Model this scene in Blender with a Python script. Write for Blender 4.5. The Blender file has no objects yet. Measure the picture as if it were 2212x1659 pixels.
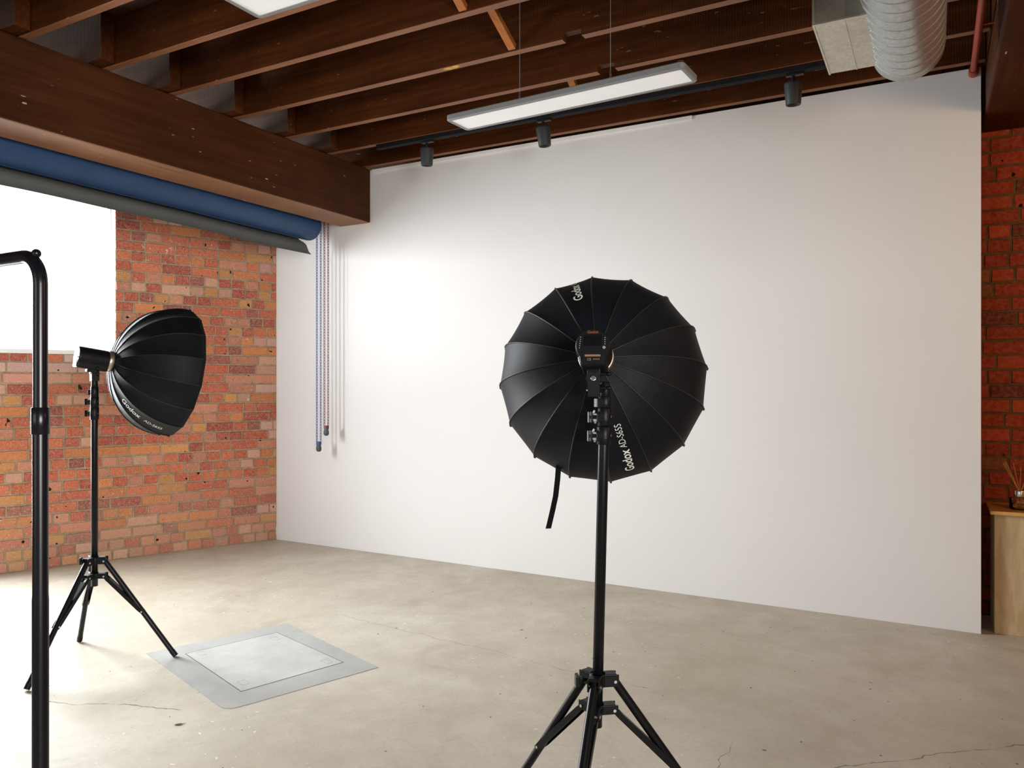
import bpy, bmesh, math, random
from mathutils import Vector, Matrix
random.seed(7)
SC = bpy.context.scene
COL = SC.collection
V = Vector
PI = math.pi

# ------------------------------------------------------------------ helpers
class MB:
    """collects verts / faces, later linked as one mesh"""
    def __init__(s):
        s.v = []; s.f = []; s.m = []; s.sm = []; s.col = []; s.usecol = False
    def add(s, verts, faces, mi=0, smooth=False, col=None):
        b = len(s.v)
        s.v += [V(p) for p in verts]
        for f in faces:
            s.f.append([b + i for i in f]); s.m.append(mi); s.sm.append(smooth); s.col.append(col)
        if col: s.usecol = True
        return s
    def box(s, lo, hi, bev=0.0, M=None, mi=0):
        bm = bmesh.new()
        bmesh.ops.create_cube(bm, size=1.0)
        c = [(lo[i] + hi[i]) / 2 for i in range(3)]; d = [hi[i] - lo[i] for i in range(3)]
        for v in bm.verts: v.co = V((c[0] + v.co.x * d[0], c[1] + v.co.y * d[1], c[2] + v.co.z * d[2]))
        if bev > 0:
            bmesh.ops.bevel(bm, geom=list(bm.edges), offset=min(bev, min(d) * .45), segments=2, affect='EDGES', profile=.5)
        s.from_bm(bm, M, mi); return s
    def from_bm(s, bm, M=None, mi=0, smooth=False):
        bm.verts.index_update()
        vs = [(M @ v.co) if M is not None else v.co.copy() for v in bm.verts]
        s.add(vs, [[v.index for v in f.verts] for f in bm.faces], mi, smooth)
        bm.free()
    def tube(s, pts, r, seg=12, caps=True, mi=0, smooth=True, closed=False):
        pts = [V(p) for p in pts]; n = len(pts)
        rs = r if isinstance(r, (list, tuple)) else [r] * n
        tang = []
        for i in range(n):
            if closed: t = pts[(i + 1) % n] - pts[(i - 1) % n]
            elif i == 0: t = pts[1] - pts[0]
            elif i == n - 1: t = pts[-1] - pts[-2]
            else: t = (pts[i + 1] - pts[i]).normalized() + (pts[i] - pts[i - 1]).normalized()
            tang.append(t.normalized())
        up = V((0, 0, 1)) if abs(tang[0].z) < .9 else V((1, 0, 0))
        x = tang[0].cross(up).normalized()
        vs = []; 
        for i in range(n):
            x = (x - tang[i] * x.dot(tang[i])).normalized(); y = tang[i].cross(x)
            for k in range(seg):
                a = 2 * PI * k / seg
                vs.append(pts[i] + (x * math.cos(a) + y * math.sin(a)) * rs[i])
        fs = []
        for i in range(n if closed else n - 1):
            j = (i + 1) % n
            for k in range(seg):
                fs.append([i * seg + k, i * seg + (k + 1) % seg, j * seg + (k + 1) % seg, j * seg + k])
        s.add(vs, fs, mi, smooth)
        if caps and not closed:
            b = len(s.v)
            s.add(vs[:seg], [list(range(seg))[::-1]], mi, False)
            s.add(vs[-seg:], [list(range(seg))], mi, False)
        return s
    def cyl(s, p0, p1, r0, r1=None, seg=20, mi=0, bev=0.0):
        p0 = V(p0); p1 = V(p1); r1 = r0 if r1 is None else r1
        if bev > 0:
            d = (p1 - p0).normalized() * bev
            s.tube([p0, p0 + d * .0001, p0 + d, p1 - d, p1], [r0 - bev, r0 - bev, r0, r1, r1 - bev], seg, True, mi)
        else:
            s.tube([p0, p1], [r0, r1], seg, True, mi)
        return s
    def lathe(s, prof, M, seg=24, mi=0, smooth=True):
        vs = []; fs = []
        for (r, z) in prof:
            for k in range(seg):
                a = 2 * PI * k / seg
                vs.append(M @ V((r * math.cos(a), r * math.sin(a), z)))
        for i in range(len(prof) - 1):
            for k in range(seg):
                fs.append([i * seg + k, i * seg + (k + 1) % seg, (i + 1) * seg + (k + 1) % seg, (i + 1) * seg + k])
        s.add(vs, fs, mi, smooth); return s
    def sphere(s, c, r, seg=16, rings=10, sc=(1, 1, 1), mi=0):
        prof = [(r * math.sin(PI * i / rings) + 1e-5, -r * math.cos(PI * i / rings)) for i in range(rings + 1)]
        M = Matrix.Translation(V(c)) @ Matrix.Diagonal((sc[0], sc[1], sc[2], 1))
        return s.lathe(prof, M, seg, mi)
    def prism(s, poly, z0, z1, M=None, mi=0, smooth=False):
        n = len(poly)
        vs = [V((p[0], p[1], z0)) for p in poly] + [V((p[0], p[1], z1)) for p in poly]
        if M is not None: vs = [M @ v for v in vs]
        fs = [list(range(n))[::-1], list(range(n, 2 * n))]
        s.add(vs, fs, mi, False)
        s.add(vs, [[i, (i + 1) % n, n + (i + 1) % n, n + i] for i in range(n)], mi, smooth)
        return s

OFF = {}
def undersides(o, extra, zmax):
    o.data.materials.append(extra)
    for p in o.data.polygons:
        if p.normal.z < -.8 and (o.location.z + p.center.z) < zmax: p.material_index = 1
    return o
def setp(o, label=None, cat=None, group=None, kind=None):
    if label: o['label'] = label
    if cat: o['category'] = cat
    if group: o['group'] = group
    if kind: o['kind'] = kind
    return o
def obj(name, mb, mats, parent=None, label=None):
    me = bpy.data.meshes.new(name)
    if parent is not None: off = OFF[parent.name]
    else:
        lo = [min(v[i] for v in mb.v) for i in range(3)]; hi = [max(v[i] for v in mb.v) for i in range(3)]
        off = V(((lo[0] + hi[0]) / 2, (lo[1] + hi[1]) / 2, lo[2]))
    me.from_pydata([v - off for v in mb.v], [], mb.f)
    if not isinstance(mats, (list, tuple)): mats = [mats]
    for m in mats: me.materials.append(m)
    me.polygons.foreach_set('material_index', mb.m)
    me.polygons.foreach_set('use_smooth', mb.sm)
    if mb.usecol:
        at = me.color_attributes.new('brick_col', 'FLOAT_COLOR', 'CORNER')
        for p in me.polygons:
            c = mb.col[p.index] or (.4, .35, .3)
            for li in p.loop_indices: at.data[li].color = (c[0], c[1], c[2], 1)
    me.update()
    bm = bmesh.new(); bm.from_mesh(me); bmesh.ops.recalc_face_normals(bm, faces=bm.faces); bm.to_mesh(me); bm.free()
    o = bpy.data.objects.new(name, me); COL.objects.link(o)
    if parent is not None: o.parent = parent
    else: o.location = off
    OFF[o.name] = off
    if label: o['label'] = label
    return o
def thing(name, label, cat, loc, group=None):
    o = bpy.data.objects.new(name, None); COL.objects.link(o); o.location = loc
    o.empty_display_size = .1
    OFF[o.name] = V(loc)
    return setp(o, label, cat, group)
def struct(name, mb, mats, parent=None):
    o = obj(name, mb, mats, parent)
    if parent is None: o['kind'] = 'structure'
    return o
def text_mesh(body, size, bold=0.0, align='LEFT'):
    cu = bpy.data.curves.new('txt', 'FONT'); cu.body = body; cu.size = size; cu.align_x = align; cu.offset = bold
    cu.resolution_u = 4
    o = bpy.data.objects.new('txt', cu); COL.objects.link(o)
    dg = bpy.context.evaluated_depsgraph_get(); dg.update()
    me = bpy.data.meshes.new_from_object(o.evaluated_get(dg))
    vs = [v.co.copy() for v in me.vertices]; fs = [list(p.vertices) for p in me.polygons]
    bpy.data.objects.remove(o); bpy.data.curves.remove(cu); bpy.data.meshes.remove(me)
    return vs, fs

# ------------------------------------------------------------------ materials
class NT:
    def __init__(s, name):
        s.mat = bpy.data.materials.new(name); s.mat.use_nodes = True
        s.t = s.mat.node_tree; s.n = s.t.nodes; s.l = s.t.links
        s.b = s.n['Principled BSDF']; s.out = s.n['Material Output']
    def node(s, typ, **kw):
        n = s.n.new(typ)
        for k, v in kw.items(): setattr(n, k, v)
        return n
    def set(s, **kw):
        names = dict(col='Base Color', rough='Roughness', metal='Metallic', spec='Specular IOR Level', sheen='Sheen Weight', coat='Coat Weight')
        for k, v in kw.items():
            i = s.b.inputs[names[k]]
            i.default_value = (*v, 1) if k == 'col' else v
        return s
    def coord(s, scale=(1, 1, 1), which='Object', rot=(0, 0, 0)):
        tc = s.node('ShaderNodeTexCoord'); mp = s.node('ShaderNodeMapping')
        mp.inputs['Scale'].default_value = scale; mp.inputs['Rotation'].default_value = rot
        s.l.new(tc.outputs[which], mp.inputs['Vector']); return mp.outputs['Vector']
    def noise(s, vec, scale, detail=4, rough=.55, dist=0):
        n = s.node('ShaderNodeTexNoise'); n.inputs['Scale'].default_value = scale
        n.inputs['Detail'].default_value = detail; n.inputs['Roughness'].default_value = rough
        n.inputs['Distortion'].default_value = dist
        s.l.new(vec, n.inputs['Vector']); return n.outputs['Fac']
    def ramp(s, fac, stops, interp='LINEAR'):
        r = s.node('ShaderNodeValToRGB'); r.color_ramp.interpolation = interp
        e = r.color_ramp.elements
        while len(e) < len(stops): e.new(.5)
        for i, (p, c) in enumerate(stops):
            e[i].position = p; e[i].color = (*c, 1) if len(c) == 3 else c
        s.l.new(fac, r.inputs['Fac']); return r.outputs['Color']
    def val(s, fac, lo, hi, a=0., b=1.):
        m = s.node('ShaderNodeMapRange'); m.inputs['From Min'].default_value = lo; m.inputs['From Max'].default_value = hi
        m.inputs['To Min'].default_value = a; m.inputs['To Max'].default_value = b
        s.l.new(fac, m.inputs['Value']); return m.outputs['Result']
    def math(s, op, a, b=None, c=None):
        m = s.node('ShaderNodeMath', operation=op)
        for i, x in enumerate((a, b, c)):
            if x is None: continue
            if isinstance(x, (int, float)): m.inputs[i].default_value = x
            else: s.l.new(x, m.inputs[i])
        return m.outputs[0]
    def mix(s, fac, a, b, blend='MIX'):
        m = s.node('ShaderNodeMix', data_type='RGBA', blend_type=blend)
        for i, x in ((0, fac), (6, a), (7, b)):
            if isinstance(x, (int, float)): m.inputs[i].default_value = x
            elif isinstance(x, tuple): m.inputs[i].default_value = (*x, 1)
            else: s.l.new(x, m.inputs[i])
        return m.outputs[2]
    def col(s, x): s.l.new(x, s.b.inputs['Base Color']); return s
    def rough(s, x): s.l.new(x, s.b.inputs['Roughness']); return s
    def bump(s, h, strength=.3, dist=.01):
        b = s.node('ShaderNodeBump'); b.inputs['Strength'].default_value = strength; b.inputs['Distance'].default_value = dist
        s.l.new(h, b.inputs['Height']); s.l.new(b.outputs['Normal'], s.b.inputs['Normal']); return s

def simple(name, col, rough=.5, metal=0., spec=.5, var=.12, scale=30, bump=0.0):
    t = NT(name); t.set(rough=rough, metal=metal, spec=spec)
    n = t.noise(t.coord(), scale)
    t.col(t.ramp(n, [(.3, tuple(c * (1 - var) for c in col)), (.7, tuple(min(1, c * (1 + var)) for c in col))]))
    if bump: t.bump(n, bump, .002)
    return t.mat

def wood(name, axis, dark, mid, light, rough=.5, spec=.4, saw=0.0, fleck=0.0, scale=1.0):
    t = NT(name); t.set(spec=spec)
    sc = [9, 9, 9]; sc[axis] = .55
    v = t.coord(tuple(x * scale for x in sc))
    g = t.noise(v, 3.0, 7, .6, .6)
    c = t.ramp(g, [(.22, dark), (.5, mid), (.8, light)])
    big = t.noise(t.coord((1, 1, 1)), 1.3, 3)
    c = t.mix(t.val(big, .35, .7, 0, .55), c, tuple(x * .55 for x in dark))
    h = g
    if saw:
        w = t.node('ShaderNodeTexWave', wave_type='BANDS', bands_direction='XYZ'[axis])
        w.inputs['Scale'].default_value = 22; w.inputs['Distortion'].default_value = 2.5; w.inputs['Detail'].default_value = 2
        t.l.new(t.coord(), w.inputs['Vector'])
        c = t.mix(saw * .3, c, w.outputs['Color'], 'MULTIPLY')
        h = t.math('ADD', g, t.math('MULTIPLY', w.outputs['Fac'], saw))
    if fleck:
        fv = [60, 60, 60]; fv[axis] = 14
        f = t.noise(t.coord(tuple(fv)), 1.0, 1, .4)
        m = t.noise(t.coord(), 2.2, 2)
        k = t.math('MULTIPLY', t.val(f, .74, .75), t.val(m, .50, .58))
        c = t.mix(t.math('MULTIPLY', k, fleck), c, (.75, .6, .42))
    t.col(c); t.rough(t.val(g, .2, .8, rough - .08, rough + .12)); t.bump(h, .22, .004)
    return t.mat

def brick_mat(name, pale=1.0):
    t = NT(name); t.set(spec=.22 if pale > .5 else .06)
    a = t.node('ShaderNodeAttribute', attribute_name='brick_col')
    v = t.coord()
    n = t.noise(v, 42, 5, .65); n2 = t.noise(v, 160, 3, .6)
    c = t.mix(t.val(n, .40, .75, 0, .55), a.outputs['Color'], (.46, .19, .11))
    c = t.mix(t.val(t.noise(v, 90, 4, .75), .50, .66, 0, .5 * pale), c, (.60, .36, .25))
    c = t.mix(t.val(n, .25, .45, .5, 0), c, (.14, .035, .025))
    fl = t.noise(v, 26, 4, .7); fb = t.noise(v, 2.2, 2)
    c = t.mix(t.math('MULTIPLY', t.val(fl, .63, .68), t.val(fb, .48, .64, .05 * pale, .75 * pale)), c, (.8, .7, .62))
    sp = t.noise(v, 240, 1, .3)
    c = t.mix(t.val(sp, .675, .71, 0, .8 * pale), c, (.82, .72, .6))
    ho = t.noise(v, 20, 0, .3)
    c = t.mix(t.val(ho, .815, .825), c, (.02, .012, .01))
    t.col(c); t.set(rough=.85)
    t.bump(t.math('ADD', n, t.math('MULTIPLY', n2, .7)), .55, .006)
    return t.mat

def floor_mat():
    t = NT('concrete_floor')
    v = t.coord(which='Object')
    a = t.noise(v, .55, 5, .6, .4); b = t.noise(v, 3.5, 6, .65); c3 = t.noise(v, 55, 4, .7); c4 = t.noise(v, 260, 2, .6)
    c = t.ramp(a, [(.3, (.44, .385, .295)), (.5, (.535, .485, .395)), (.72, (.60, .56, .485))])
    c = t.mix(t.val(b, .4, .7, 0, .45), c, (.35, .305, .225))
    d2 = t.noise(v, 1.5, 5, .7, 1.2)
    c = t.mix(t.val(d2, .55, .72, 0, .45), c, (.33, .28, .20))
    c = t.mix(t.val(d2, .30, .42, .4, 0), c, (.62, .60, .55))
    c = t.mix(t.val(c3, .52, .68, 0, .3), c, (.30, .27, .22))
    c = t.mix(t.val(c4, .6, .75, 0, .25), c, (.25, .22, .17))
    # pale paint chips and dark grit
    sp = t.noise(t.coord((1, 1.6, 1)), 38, 1, .3); m = t.noise(v, 1.1, 2)
    c = t.mix(t.math('MULTIPLY', t.val(sp, .765, .775), t.val(m, .50, .60)), c, (.80, .78, .74))
    gr = t.noise(v, 34, 1, .3)
    c = t.mix(t.val(gr, .79, .80), c, (.10, .07, .045))
    # hairline cracks: world segments (x0,y0)-(x1,y1)
    wn = t.node('ShaderNodeNewGeometry')
    dn = t.node('ShaderNodeTexNoise'); dn.inputs['Scale'].default_value = 7; dn.inputs['Detail'].default_value = 6
    t.l.new(wn.outputs['Position'], dn.inputs['Vector'])
    off = t.node('ShaderNodeVectorMath', operation='MULTIPLY_ADD')
    t.l.new(dn.outputs['Color'], off.inputs[0]); off.inputs[1].default_value = (.09, .09, 0)
    t.l.new(wn.outputs['Position'], off.inputs[2])
    off.inputs[2].default_value = (0, 0, 0)
    gaps = t.noise(v, 9, 3, .6)
    for (x0, y0, x1, y1, w) in CRACKS:
        mp = t.node('ShaderNodeMapping', vector_type='TEXTURE')
        mp.inputs['Location'].default_value = (x0 + .045, y0 + .045, 0)
        mp.inputs['Rotation'].default_value = (0, 0, math.atan2(y1 - y0, x1 - x0))
        t.l.new(off.outputs[0], mp.inputs['Vector'])
        sx = t.node('ShaderNodeSeparateXYZ'); t.l.new(mp.outputs[0], sx.inputs[0])
        L = math.hypot(x1 - x0, y1 - y0)
        on = t.math('MULTIPLY', t.math('GREATER_THAN', sx.outputs[0], 0), t.math('LESS_THAN', sx.outputs[0], L))
        ln = t.val(t.math('ABSOLUTE', sx.outputs[1]), w * .4, w, 1, 0)
        k = t.math('MULTIPLY', t.math('MULTIPLY', on, ln), t.val(gaps, .40, .50, .25, .95))
        c = t.mix(k, c, (.13, .11, .09))
    t.col(c); t.set(spec=.45)
    t.rough(t.val(b, .3, .7, .42, .62))
    t.bump(t.math('ADD', t.math('MULTIPLY', c3, .5), b), .10, .004)
    return t.mat

CRACKS = [(-3.65, 2.05, -2.98, 2.32, .005), (-2.1, 1.55, -1.62, 2.12, .007), (-1.6, 2.06, .5, 3.9, .0035),
          (-.75, 2.6, -.72, 3.2, .002), (-3.3, 3.75, -1.2, 3.55, .0022)]

M = {}
M['floor'] = floor_mat()
M['white_wall'] = simple('white_painted_board', (.745, .74, .738), .62, spec=.25, var=.012, scale=1.2)
M['white_paint'] = simple('white_paint', (.84, .84, .83), .5, var=.01)
M['warm_wall'] = simple('orange_bounce_wall', (.40, .17, .07), .7, spec=.2, scale=3)  # orange invented for the unseen side wall, to bounce warm light
M['mortar'] = simple('mortar', (.34, .27, .19), .95, spec=.1, var=.3, scale=22, bump=.4)
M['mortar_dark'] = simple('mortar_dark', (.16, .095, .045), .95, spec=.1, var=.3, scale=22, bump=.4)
M['brick'] = brick_mat('weathered_brick')
M['brick_red'] = brick_mat('deep_red_brick', .12)  # redder brick of the right wall, with little efflorescence
M['beam'] = wood('dark_stained_beam', 1, (.036, .0105, .0032), (.066, .0205, .0062), (.098, .030, .0085), .55, .12, fleck=.55)
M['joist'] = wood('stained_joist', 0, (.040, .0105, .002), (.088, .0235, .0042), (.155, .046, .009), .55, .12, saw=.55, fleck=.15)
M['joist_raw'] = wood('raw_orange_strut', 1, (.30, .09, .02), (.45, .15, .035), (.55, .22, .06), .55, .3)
M['under'] = wood('bounce_lit_joist_underside', 0, (.17, .066, .029), (.26, .105, .047), (.34, .145, .07), .5, .3, fleck=.2)  # joist wood made paler: light bouncing off the floor painted in
M['beam_under'] = wood('bounce_lit_beam_underside', 1, (.17, .072, .030), (.26, .115, .05), (.34, .16, .075), .5, .3, fleck=.7)  # beam wood with the floor's bounce light put into its colour
M['joist_pale'] = wood('sheen_lit_sawn_joist', 0, (.050, .026, .015), (.085, .046, .028), (.125, .075, .048), .55, .3, saw=.6)  # sawn timber, window sheen on its near faces painted into the colour
M['fresh_wood'] = simple('fresh_split_wood', (.62, .34, .06), .7, var=.3, scale=40)
M['boards'] = wood('ceiling_boards', 1, (.03, .009, .003), (.05, .016, .005), (.07, .024, .008), .6, .3)
M['navy'] = simple('navy_paper', (.013, .044, .118), .5, spec=.4, var=.12, scale=5)
M['grey_paper'] = simple('grey_paper', (.14, .148, .14), .7, spec=.2, var=.05, scale=6)
M['core'] = simple('cardboard_core', (.3, .2, .12), .8)
M['black_metal'] = simple('black_powder_metal', (.0035, .004, .005), .34, spec=.22, var=.1)
M['black_gloss'] = simple('black_gloss_tube', (.004, .004, .006), .25, spec=.3, var=.05)
M['black_plastic'] = simple('black_plastic', (.0045, .005, .006), .42, spec=.2)
M['fabric'] = simple('black_softbox_fabric', (.005, .006, .0085), .55, spec=.13, var=.25, scale=60, bump=.12)
M['piping'] = simple('black_piping', (.009, .010, .012), .5, spec=.35)
M['strap'] = simple('black_webbing', (.006, .006, .007), .8, spec=.1)
M['diff_cloth'] = simple('white_diffusion_cloth', (.8, .8, .8), .8)
M['chrome'] = simple('bright_steel', (.75, .73, .7), .25, metal=1., var=.05)
M['champagne'] = simple('champagne_metal', (.52, .44, .36), .34, metal=.9, var=.05)
M['lever'] = simple('lever_grey', (.32, .34, .35), .4, metal=.6)
M['print_white'] = simple('white_print', (.72, .72, .68), .6, var=.03)
M['print_grey'] = simple('grey_print', (.34, .35, .34), .6, var=.03)
M['print_orange'] = simple('orange_print', (.22, .065, .02), .6, var=.03)
M['sticker'] = simple('sticker_brown', (.22, .11, .06), .5, var=.1)
M['screen'] = simple('dark_screen', (.006, .006, .008), .12, spec=.6)
M['spot'] = simple('charcoal_spot', (.030, .034, .037), .5, spec=.4)
M['track'] = simple('black_track', (.010, .010, .011), .4, spec=.4)
M['led_frame'] = simple('silver_led_frame', (.22, .23, .23), .45, metal=.3, var=.03)
M['red_pipe'] = simple('red_paint_pipe', (.30, .035, .022), .4, var=.1)
M['liquid'] = None
M['reed'] = simple('reed', (.75, .32, .06), .7, var=.2, scale=8)
M['leaf'] = simple('dry_leaf', (.13, .06, .03), .8, var=.4, scale=40)
M['hatch_frame'] = None

def led_mat():
    t = NT('led_diffuser'); t.set(col=(.85, .85, .84), rough=.5)
    t.b.inputs['Emission Color'].default_value = (1, .985, .97, 1); t.b.inputs['Emission Strength'].default_value = .30
    n = t.noise(t.coord(), 3); t.col(t.ramp(n, [(.3, (.62, .62, .61)), (.7, (.65, .65, .64))]))
    return t.mat
M['led'] = led_mat()
def galv(name, tint):
    t = NT(name); t.set(metal=.75, spec=.5)
    v = t.coord()
    vo = t.node('ShaderNodeTexVoronoi', feature='F1'); vo.inputs['Scale'].default_value = 70; t.l.new(v, vo.inputs['Vector'])
    n = t.noise(t.coord((1, 3, 3)), 26, 5, .7); big = t.noise(v, 6, 3)
    c = t.mix(t.val(vo.outputs['Color'], .2, .8, 0, .5), tint, tuple(x * .72 for x in tint))
    c = t.mix(t.val(n, .54, .66, 0, .32), c, tuple(x * .5 for x in tint))
    c = t.mix(t.val(big, .5, .75, 0, .4), c, tuple(x * .6 for x in tint))
    t.col(c); t.rough(t.val(vo.outputs['Color'], .2, .8, .28, .36)); return t.mat
M['galv'] = galv('galvanised_duct', (.50, .545, .55))
M['galv_box'] = galv('galvanised_box', (.62, .60, .50))
def hatch_mat(name, base):
    t = NT(name); t.set(spec=.35)
    v = t.coord(); a = t.noise(v, 4.5, 6, .65, .5); b = t.noise(v, 70, 4, .7)
    c = t.ramp(a, [(.3, tuple(x * .84 for x in base)), (.55, base), (.75, tuple(min(1, x * 1.10) for x in base))])
    c = t.mix(t.val(b, .52, .7, 0, .22), c, tuple(x * .6 for x in base))
    t.col(c); t.set(rough=.6); t.bump(b, .08, .002); return t.mat
M['hatch_frame'] = hatch_mat('hatch_surround_cement', (.40, .40, .385))
M['hatch_lid'] = hatch_mat('hatch_lid_cement', (.49, .49, .475))
M['seam'] = simple('dark_seam', (.10, .095, .085), .9)
def ply():
    t = NT('plywood'); t.set(spec=.3, rough=.55)
    v = t.coord((4, 4, .8)); n = t.noise(v, 1.6, 6, .55, 1.5)
    c = t.ramp(n, [(.3, (.44, .31, .16)), (.47, (.56, .43, .25)), (.55, (.48, .33, .17)), (.75, (.60, .47, .29))])
    t.col(c); return t.mat
M['ply'] = ply()
def ply_top():
    t = NT('varnished_ply_top'); t.set(spec=.5, rough=.3)
    n = t.noise(t.coord((1, 6, 4)), 3, 5, .55, 1)
    t.col(t.ramp(n, [(.3, (.50, .25, .06)), (.7, (.62, .36, .11))])); return t.mat
M['ply_top'] = ply_top()
def glass(name, tint, alpha_glossy=.12):
    t = NT(name)
    tr = t.node('ShaderNodeBsdfTransparent'); tr.inputs['Color'].default_value = (*tint, 1)
    gl = t.node('ShaderNodeBsdfGlossy'); gl.inputs['Roughness'].default_value = .04
    lw = t.node('ShaderNodeLayerWeight'); lw.inputs['Blend'].default_value = .25
    mx = t.node('ShaderNodeMixShader')
    t.l.new(t.math('MULTIPLY', lw.outputs['Fresnel'], 1.0 if alpha_glossy > .1 else .3), mx.inputs[0]); t.l.new(tr.outputs[0], mx.inputs[1]); t.l.new(gl.outputs[0], mx.inputs[2])
    t.l.new(mx.outputs[0], t.out.inputs['Surface']); return t.mat
M['pane'] = glass('window_glass', (.97, .98, .98), .05)
M['bottle'] = glass('bottle_glass', (.95, .96, .92))
M['liquid'] = glass('amber_liquid', (.95, .86, .62))
M['blue_plastic'] = simple('blue_chain_plastic', (.02, .09, .30), .4)
M['red_plastic'] = simple('crimson_chain_plastic', (.20, .012, .03), .4)
M['weight'] = simple('chain_weight_grey', (.05, .06, .068), .5)

# ------------------------------------------------------------------ setting
LB0 = 9.0
YW = 5.27          # white wall plane
JZ = 3.33          # joist undersides
CZ = 3.61          # ceiling board undersides
P0 = V((-5.43, 5.27, 0)); D = V((-.4063, -.9137, 0)).normalized(); N = V((-D.y, D.x, 0))   # brick wall: corner, run, normal into room
if N.x < 0: N = -N
def bw(s, z, d=0.0): return P0 + D * s + N * d + V((0, 0, z))

POLY = [tuple(bw(LB0, 0, -.24).xy), (-9.2, -3.2), (3.2, -3.2), (3.2, 5.9), (-5.55, 5.9), tuple(bw(-.1, 0, -.24).xy)]
fl = MB(); fl.prism(POLY, -.12, 0); struct('floor', fl, M['floor'])
cl = MB(); cl.prism(POLY, CZ, CZ + .06); struct('ceiling', cl, M['boards'])
wb = MB(); wb.box((-5.43, YW, 0), (.24, YW + .075, 3.325), .002)
struct('wall_back', wb, M['white_wall'])

PAL_L = [((.46, .088, .046), 5), ((.52, .130, .060), 5), ((.35, .062, .042), 3.4), ((.56, .19, .060), 2.6), ((.52, .215, .135), 4), ((.26, .070, .062), 1.6), ((.58, .27, .085), .9), ((.56, .32, .22), 1.4)]
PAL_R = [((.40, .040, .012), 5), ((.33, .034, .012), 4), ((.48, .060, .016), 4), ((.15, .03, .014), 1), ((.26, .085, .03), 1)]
def pick(pal):
    t = random.random() * sum(w for _, w in pal)
    for c, w in pal:
        t -= w
        if t <= 0: return c
    return pal[0][0]
def brick_face(mb, fn, s0, s1, z0, z1, pal, tint=None):
    """one brick: proud face with chamfered edges; fn(s,z,d) -> point"""
    c = pick(pal); k = random.uniform(.82, 1.15); c = tuple(min(.85, x * k) for x in c)
    if tint: c = tint(c, (s0 + s1) / 2, (z0 + z1) / 2)
    j = lambda: random.uniform(-.0018, .0018)
    q = [(s0 + j(), z0 + j()), (s1 + j(), z0 + j()), (s1 + j(), z1 + j()), (s0 + j(), z1 + j())]
    e = .004; dp = random.uniform(.004, .008)
    ins = [(q[0][0] + e, q[0][1] + e), (q[1][0] - e, q[1][1] + e), (q[2][0] - e, q[2][1] - e), (q[3][0] + e, q[3][1] - e)]
    vs = [fn(a, b, -.002) for a, b in q] + [fn(a, b, dp) for a, b in ins]
    mb.add(vs, [[4, 5, 6, 7]] + [[i, (i + 1) % 4, 4 + (i + 1) % 4, 4 + i] for i in range(4)], 0, False, c)
def brick_wall(mb, fn, L, H, rh, pal, holes=(), tint=None, s_start=0.0, header=.45, sl=.232, hl=.110, jt=.010):
    row = 0; z = .006
    def top_at(x0, x1, z0, z1):
        for (h0, h1, g0, g1) in holes:
            if x1 > h0 and x0 < h1 and z0 < g0 < z1 + .004: return g0 - .003
        return z1
    while z < H - .02:
        hd = random.random() < header
        s = s_start - random.uniform(0, .2)
        z1 = min(z + rh - jt, H)
        while s < L:
            w = hl if (hd and random.random() < .93) or random.random() < .10 else sl
            w *= random.uniform(.96, 1.03)
            a, b = max(s, s_start), min(s + w, L)
            segs = [(a, b)]
            for (h0, h1, g0, g1) in holes:
                if z1 > g0 and z < g1 and not (g0 - z > .025):
                    new = []
                    for (x, y) in segs:
                        if y <= h0 or x >= h1: new.append((x, y)); continue
                        if x < h0: new.append((x, h0))
                        if y > h1: new.append((h1, y))
                    segs = new
            for (x, y) in segs:
                if y - x > .018: brick_face(mb, fn, x, y, z, top_at(x, y, z, z1), pal, tint)
            s += w + jt
        z += rh; row += 1

# left brick wall with two window openings
W1 = (1.367, 2.42, 1.705, 3.36)
W2 = (2.55, 3.45, 0.0, 2.95)
LB = 9.0
wl = MB()
def tintL(c, s, z):
    f = max(0, 1 - z / .62) * .62                      # pale efflorescence at the foot
    g = 0
    if 1.2 < s < 3.6 and 1.45 < z < 1.71 and random.random() < .75: g = (z - 1.40) / .3 * .8   # old paint under the sill
    if s < .16 and random.random() < .35: g = .35
    if z < .26 and random.random() < .2: return (.54, .31, .12)
    m = max(f * random.uniform(.3, 1), g)
    t = (.72, .50, .36) if g < f else (.78, .66, .62)
    return tuple(a * (1 - m) + b * m for a, b in zip(c, t))
brick_wall(wl, bw, LB, CZ, .0862, PAL_L, [W1, W2], tintL)
def wall_quads(mb, fn, S0, S1, Z1, holes, d, mi):
    xs = sorted({S0, S1, *[h[0] for h in holes], *[h[1] for h in holes]}); zs = sorted({0, Z1, *[h[2] for h in holes], *[h[3] for h in holes]})
    for i in range(len(xs) - 1):
        for k in range(len(zs) - 1):
            cx, cz = (xs[i] + xs[i + 1]) / 2, (zs[k] + zs[k + 1]) / 2
            if any(h[0] < cx < h[1] and h[2] < cz < h[3] for h in holes): continue
            mb.add([fn(xs[i], zs[k], d), fn(xs[i + 1], zs[k], d), fn(xs[i + 1], zs[k + 1], d), fn(xs[i], zs[k + 1], d)], [[0, 1, 2, 3]], mi)
wall_quads(wl, bw, 0, LB, CZ, [W1, W2], 0, 1)
wall_quads(wl, bw, 0, LB, CZ, [W1, W2], -.24, 1)
for (a, b, c, d_) in (W1, W2):
    for q in ([(a, c), (b, c)], [(b, c), (b, d_)], [(b, d_), (a, d_)], [(a, d_), (a, c)]):
        wl.add([bw(*q[0], 0), bw(*q[1], 0), bw(*q[1], -.24), bw(*q[0], -.24)], [[0, 1, 2, 3]], 2)
struct('wall_left', wl, [M['brick'], M['mortar'], M['white_paint']])
RB = Matrix((( -D.x, N.x, 0, 0), (-D.y, N.y, 0, 0), (0, 0, 1, 0), (0, 0, 0, 1)))
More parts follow.
